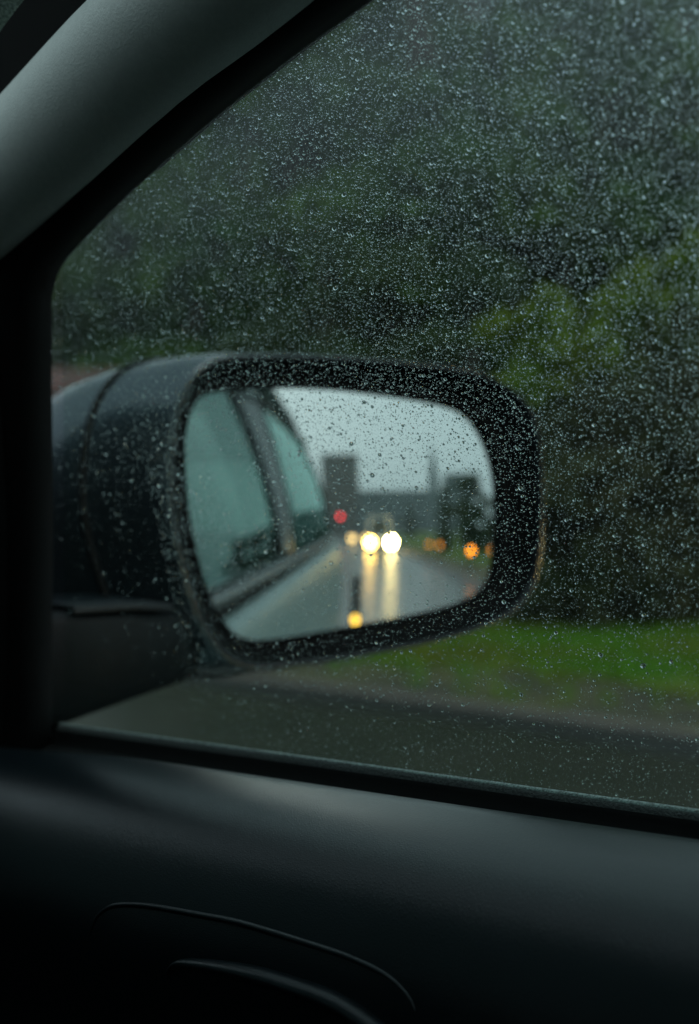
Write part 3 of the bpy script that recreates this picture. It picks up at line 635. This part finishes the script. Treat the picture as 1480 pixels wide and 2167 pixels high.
# ------------------------------------------------------------------ TRAFFIC BEHIND (seen in the mirror)
def traffic_car(loc, rz, paint, lampm, label, lamp_z=.55, half=.70, top=1.42):
    e = empty('following_car', loc, rz, label, 'car', 'cars following behind')
    # front of the car faces +y
    secs_ = []
    for y, w, z0, z1 in ((2.1, .70, .28, .62), (2.0, .82, .22, .74), (1.2, .88, .2, .86), (.6, .89, .2, .92), (-1.6, .89, .2, .95), (-2.1, .84, .24, .92), (-2.2, .74, .3, .7)):
        secs_.append([(-w, y, z0+.08), (-w*.96, y, z0), (w*.96, y, z0), (w, y, z0+.08), (w, y, z1-.12), (w*.9, y, z1), (-w*.9, y, z1), (-w, y, z1-.12)])
    b = grid('body', secs_, paint, e, True, True)
    v = [(-.80, .75, .9), (.80, .75, .9), (.80, -1.9, .92), (-.80, -1.9, .92), (-.6-.12*(top>2), .05, top), (.6+.12*(top>2), .05, top), (.6+.12*(top>2), -1.3-.5*(top>2), top), (-.6-.12*(top>2), -1.3-.5*(top>2), top)]
    mesh('cabin', v, [(0, 1, 5, 4), (1, 2, 6, 5), (2, 3, 7, 6), (3, 0, 4, 7), (4, 5, 6, 7)], paint, e)
    mesh('windscreen', [(-.70, .77, .96), (.70, .77, .96), (.54, .12+.012*(top>2), lerp(.92, top, .92)), (-.54, .12+.012*(top>2), lerp(.92, top, .92))], [(0, 1, 2, 3)], M_win, e)
    for sx in (-1, 1):
        bm = bmesh.new(); cyl(bm, (sx*half, 2.09, lamp_z), .31, .29, .06, 24, 'Y'); fin('headlight', bm, lampm if sx > 0 or lampm is not M_head else M_head3, e)
        for yy in (1.35, -1.35):
            bm = bmesh.new(); cyl(bm, (sx*.80, yy, .31), .31, .31, .2, 20, 'X'); fin('wheel', bm, M_tyre, e)
    box('grille', (0, 2.12, .48), (.7, .03, .14), M_black, e, .01); box('number_plate', (0, 2.15, .34), (.5, .02, .11), M_plate, e)
    return e
vv = traffic_car((2.62, -40.0, 0), 0, M_carA, M_head, 'nearer pale van with the brightest headlights on the wet road', top=2.15)
traffic_car((1.45, -60.5, 0), 0, M_carB, M_head2, 'farther following car with dimmer yellow headlights')
# signal
tl = empty('traffic_light', (-.42, -59, 0), 0, 'traffic light showing red beside the car window in the mirror', 'traffic light')
bm = bmesh.new(); cyl(bm, (0, 0, 1.2), .06, .05, 2.4, 12); fin('pole', bm, M_metal, tl)
box('signal_box', (0, 0, 2.45), (.34, .22, .95), M_black, tl, .02)
bm = bmesh.new(); cyl(bm, (0, .14, 2.63), .17, .17, .05, 20, 'Y'); fin('red_lamp', bm, M_red, tl)
for zz in (2.40, 2.12):
    bm = bmesh.new(); cyl(bm, (0, .12, zz), .1, .1, .04, 16, 'Y'); fin('unlit_lamp', bm, M_win, tl)
# amber warning lamps on short posts
def warn(loc, m, label, h=.55, r=.11, post_h=None):
    e = empty('warning_lamp', loc, 0, label, 'warning lamp', 'amber warning lamps on the verge'); ph = post_h or h
    bm = bmesh.new(); cyl(bm, (0, -.03, ph/2), .035, .03, ph, 10); cyl(bm, (0, -.03, .02), .16, .12, .05, 14); fin('post', bm, M_black, e)
    bm = bmesh.new(); cyl(bm, (0, .03, h), r, r, .06, 20, 'Y'); fin('lamp', bm, m, e)
    bm = bmesh.new(); cyl(bm, (0, -.01, h), r*1.15, r*1.15, .05, 20, 'Y'); fin('lamp_housing', bm, M_black, e)
    return e
warn((4.96, -19.4, .05), M_amber, 'brightest orange warning lamp on the verge in the mirror')
warn((5.79, -19.4, .05), M_amber2, 'fainter orange warning lamp at the outer edge of the mirror glass')
warn((5.02, -27.4, .05), M_amber2, 'dim far orange warning lamp left of the brightest one', .55, .10)
warn((4.75, -29.5, .05), M_amber2, 'dim farthest orange warning lamp nearest the headlights', .55, .10)
e = empty('lane_post', (.655, -4.4, 0), 0, 'black lane post with a low yellow lamp near the bottom of the mirror', 'post')
bm = bmesh.new(); cyl(bm, (0, 0, .43), .045, .04, .86, 12); cyl(bm, (0, 0, .02), .14, .10, .05, 14); fin('post', bm, M_black, e)
bm = bmesh.new(); cyl(bm, (0, .05, .50), .032, .032, .03, 18, 'Y'); fin('lamp', bm, M_yel, e)

# ------------------------------------------------------------------ MIST in the air
hz_m = bpy.data.materials.new('mist'); hz_m.use_nodes = True; hn = hz_m.node_tree; hn.nodes.clear()
ho_ = hn.nodes.new('ShaderNodeOutputMaterial'); pv = hn.nodes.new('ShaderNodeVolumePrincipled'); pv.inputs['Color'].default_value = (.86, .93, .94, 1); pv.inputs['Density'].default_value = .0009
hn.links.new(pv.outputs[0], ho_.inputs['Volume'])
hb = box('haze', (0, 0, 19.5), (920, 920, 41), hz_m); hb['kind'] = 'stuff'
